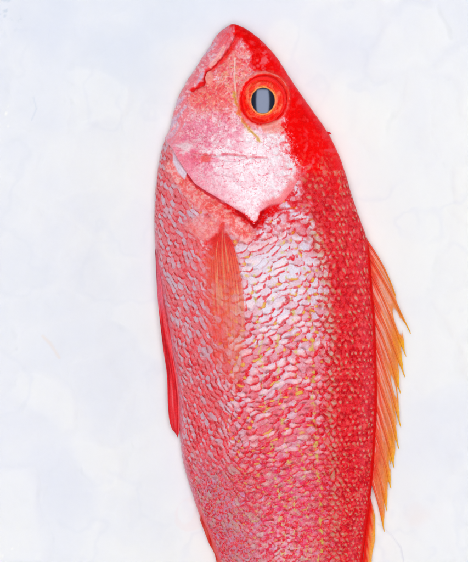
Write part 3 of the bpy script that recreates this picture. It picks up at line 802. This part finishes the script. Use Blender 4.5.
# small spur on the nape and loose scale flecks at the outline belong to the body's silhouette
sp_ = tube([(325, 133.5, 3), (327.5, 133.2, 3), (330, 133.3, 3), (331.5, 134.5, 3)], [2.0, 1.5, .8, .15], np.zeros((4, 3)) + lin((240, 50, 60)))
make_mesh('nape_spur', sp_[0], sp_[1], M_spine, fish, sp_[2])

# ------------------------------------------------------------------ ice
def axis(lo, hi, a, b, fine, coarse):
    return np.concatenate([np.arange(lo, a, coarse), np.arange(a, b, fine), np.arange(b, hi + coarse, coarse)])
gx = axis(-900, 1400, -30, 500, 1.25, 20); gy = axis(-800, 1500, -30, 600, 1.25, 20)
IX, IY = np.meshgrid(gx, gy)
def worley(x, y, seed):
    fx = np.floor(x); fy = np.floor(y); d1 = np.full(x.shape, 9.0); d2 = d1.copy(); idv = np.zeros(x.shape)
    for i in (-1, 0, 1):
        for j in (-1, 0, 1):
            cx = fx + i; cy = fy + j
            px = cx + _hash(cx, cy, seed); py = cy + _hash(cx, cy, seed + 3)
            d = np.hypot(x - px, y - py)
            m = d < d1
            d2 = np.where(m, d1, np.minimum(d2, d)); idv = np.where(m, _hash(cx, cy, seed + 5), idv); d1 = np.where(m, d, d1)
    return d1, d2, idv
wxn = IX + 40 * (fbm(IX / 60, IY / 60, 201) - .5); wyn = IY + 40 * (fbm(IX / 60, IY / 60, 202) - .5)
d1, d2, idv = worley(wxn / 62, wyn / 62, 210)
e1, e2, ide = worley(wxn / 23, wyn / 23, 220)
crv = sm(0, .16, d2 - d1)
tiltx = (idv - .5) * 2; 
hz = 1.6 * sm(0, .25, d2 - d1) * (idv - .25) + 2.2 * (fbm(IX / 22, IY / 22, 245, 4) - .5) + 3.0 * (fbm(IX / 90, IY / 90, 205) - .5) + 0.25 * sm(0, .3, e2 - e1) * (ide > .75) + .25 * (fbm(IX / 5, IY / 5, 207) - .5)
hz += (idv - .5) * 1.2 * np.sin(wxn / 19 + idv * 9) * .35
near = sm(60, 10, np.maximum(np.maximum(xl(np.clip(IY, 30, 800)) - IX, IX - xr(np.clip(IY, 30, 800)) - 25), 30 - IY))
IZ = -6 + hz * (1 - .65 * near) + 1.5 * near
ci = np.zeros(IX.shape + (3,)) + lin((243, 244, 247))
n1 = fbm(IX / 70, IY / 70, 231); n2 = fbm(IX / 18, IY / 18, 233)
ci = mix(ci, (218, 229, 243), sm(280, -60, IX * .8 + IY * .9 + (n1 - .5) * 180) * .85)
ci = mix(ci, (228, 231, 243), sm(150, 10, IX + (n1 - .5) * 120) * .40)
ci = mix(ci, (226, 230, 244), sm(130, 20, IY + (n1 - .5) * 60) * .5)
ci = mix(ci, (228, 230, 243), sm(.3, .75, fbm(IX / 150, IY / 150, 241, 2)) * .4)
ci = mix(ci, (247, 247, 249), sm(.3, .8, fbm(IX / 60, IY / 60, 235)) * .4)
fac = sm(.0, .35, d2 - d1)
ci = mix(ci, (226, 230, 241), fac * (idv < .35) * .16)
ci = mix(ci, (250, 250, 252), fac * (idv > .7) * .22)
ci = mix(ci, (228, 231, 240), sm(.05, .0, np.abs(fbm(IX / 55, IY / 55, 243, 4) - .5)) * .30 * sm(.4, .6, n1))
ci = mix(ci, (252, 252, 254), sm(.68, .8, fbm(IX / 6, IY / 9, 237)) * (np.exp(-(((IX - 6) / 14) ** 2 + ((IY - 118) / 16) ** 2)) + np.exp(-(((IX - 12) / 18) ** 2 + ((IY - 552) / 24) ** 2))))
ci = mix(ci, (206, 216, 230), sm(1.2, .3, np.abs(dist_poly(IX, IY, [(33, 97), (36, 108), (31, 120)])[0])) * .35 + sm(.62, .74, fbm(IX / 5, IY / 5, 239)) * sm(46, 8, np.hypot(IX, IY)) * .8)
ci = mix(ci, (224, 224, 232), sm(1.2, .2, dist_poly(IX, IY, [(378, 524), (392, 536), (401, 548), (404, 562)])[0] + (n2 - .5)) * .8)
ci = mix(ci, (244, 222, 220), sm(1.2, .6, np.abs(np.hypot((IX - 187) / 14, (IY - 515) / 20) - .75) * 4 + (n2 - .5) * 3) * .22)
ci = mix(ci, (248, 226, 214), sm(1.2, .0, np.hypot((IX - 422) / 20, (IY - 516) / 13) + (n2 - .5) * 1.2) * .22)
ci = mix(ci, (240, 222, 206), sm(1.6, .4, dist_poly(IX, IY, [(42, 336), (50, 344), (59, 358)])[0] + (n2 - .5) * 3) * .35)
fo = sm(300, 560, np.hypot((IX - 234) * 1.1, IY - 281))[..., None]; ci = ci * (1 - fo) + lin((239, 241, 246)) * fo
mi, nt = new_mat('wet_ice')
out = node(nt, 'ShaderNodeOutputMaterial'); p = node(nt, 'ShaderNodeBsdfPrincipled', Roughness=0.16)
at = node(nt, 'ShaderNodeAttribute', _attribute_name='albedo')
nt.links.new(at.outputs['Color'], p.inputs['Base Color'])
p.inputs['IOR'].default_value = 1.31
p.inputs['Subsurface Weight'].default_value = 1.0; p.inputs['Subsurface Radius'].default_value = (1, 1, 1.1); p.inputs['Subsurface Scale'].default_value = 0.003
p.inputs['Coat Weight'].default_value = 0.0
tc = node(nt, 'ShaderNodeTexCoord'); nz = node(nt, 'ShaderNodeTexNoise', Scale=160.0, Detail=4.0)
nt.links.new(tc.outputs['Object'], nz.inputs['Vector'])
bp = node(nt, 'ShaderNodeBump', Strength=0.25, Distance=0.001); nt.links.new(nz.outputs['Fac'], bp.inputs['Height']); nt.links.new(bp.outputs['Normal'], p.inputs['Normal'])
nt.links.new(p.outputs[0], out.inputs[0])
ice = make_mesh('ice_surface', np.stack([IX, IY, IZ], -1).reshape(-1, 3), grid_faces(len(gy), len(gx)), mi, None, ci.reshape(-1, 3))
ice['kind'] = 'structure'

# ------------------------------------------------------------------ light: studio softboxes
def area(name, loc, rot, sx, sy, power, color=(1, 1, 1)):
    l = bpy.data.lights.new(name, 'AREA'); l.shape = 'RECTANGLE'; l.size = sx; l.size_y = sy; l.energy = power; l.color = color
    o = bpy.data.objects.new(name, l); COL.objects.link(o); o.location = loc; o.rotation_euler = rot
    return o
R = math.radians
area('softbox_overhead', (0.0, 0.0, 1.5), (0, 0, 0), 1.3, 2.6, 27.5)
area('softbox_left', (-1.6, 0.1, 0.42), (0, R(-76), 0), 0.6, 2.4, 8.5, (.97, .98, 1))
area('softbox_right', (1.6, 0.1, 0.42), (0, R(76), 0), 0.6, 2.4, 11, (1, .99, .97))

w = bpy.data.worlds.new('World'); scene.world = w; w.use_nodes = True
bg = w.node_tree.nodes.get('Background') or w.node_tree.nodes.new('ShaderNodeBackground')
bg.inputs['Color'].default_value = (0.93, 0.95, 1.0, 1); bg.inputs['Strength'].default_value = 0.11

# ------------------------------------------------------------------ camera
cam = bpy.data.cameras.new('camera'); co_ = bpy.data.objects.new('camera', cam); COL.objects.link(co_)
cam.sensor_fit = 'VERTICAL'; cam.sensor_height = 24; cam.lens = 24 * DC / 562.0
cam.clip_start = 0.05; cam.clip_end = 50
co_.location = (0, 0, DC * S)
scene.camera = co_
scene.view_settings.view_transform = 'Standard'; scene.view_settings.look = 'None'
scene.view_settings.exposure = 0; scene.view_settings.gamma = 1
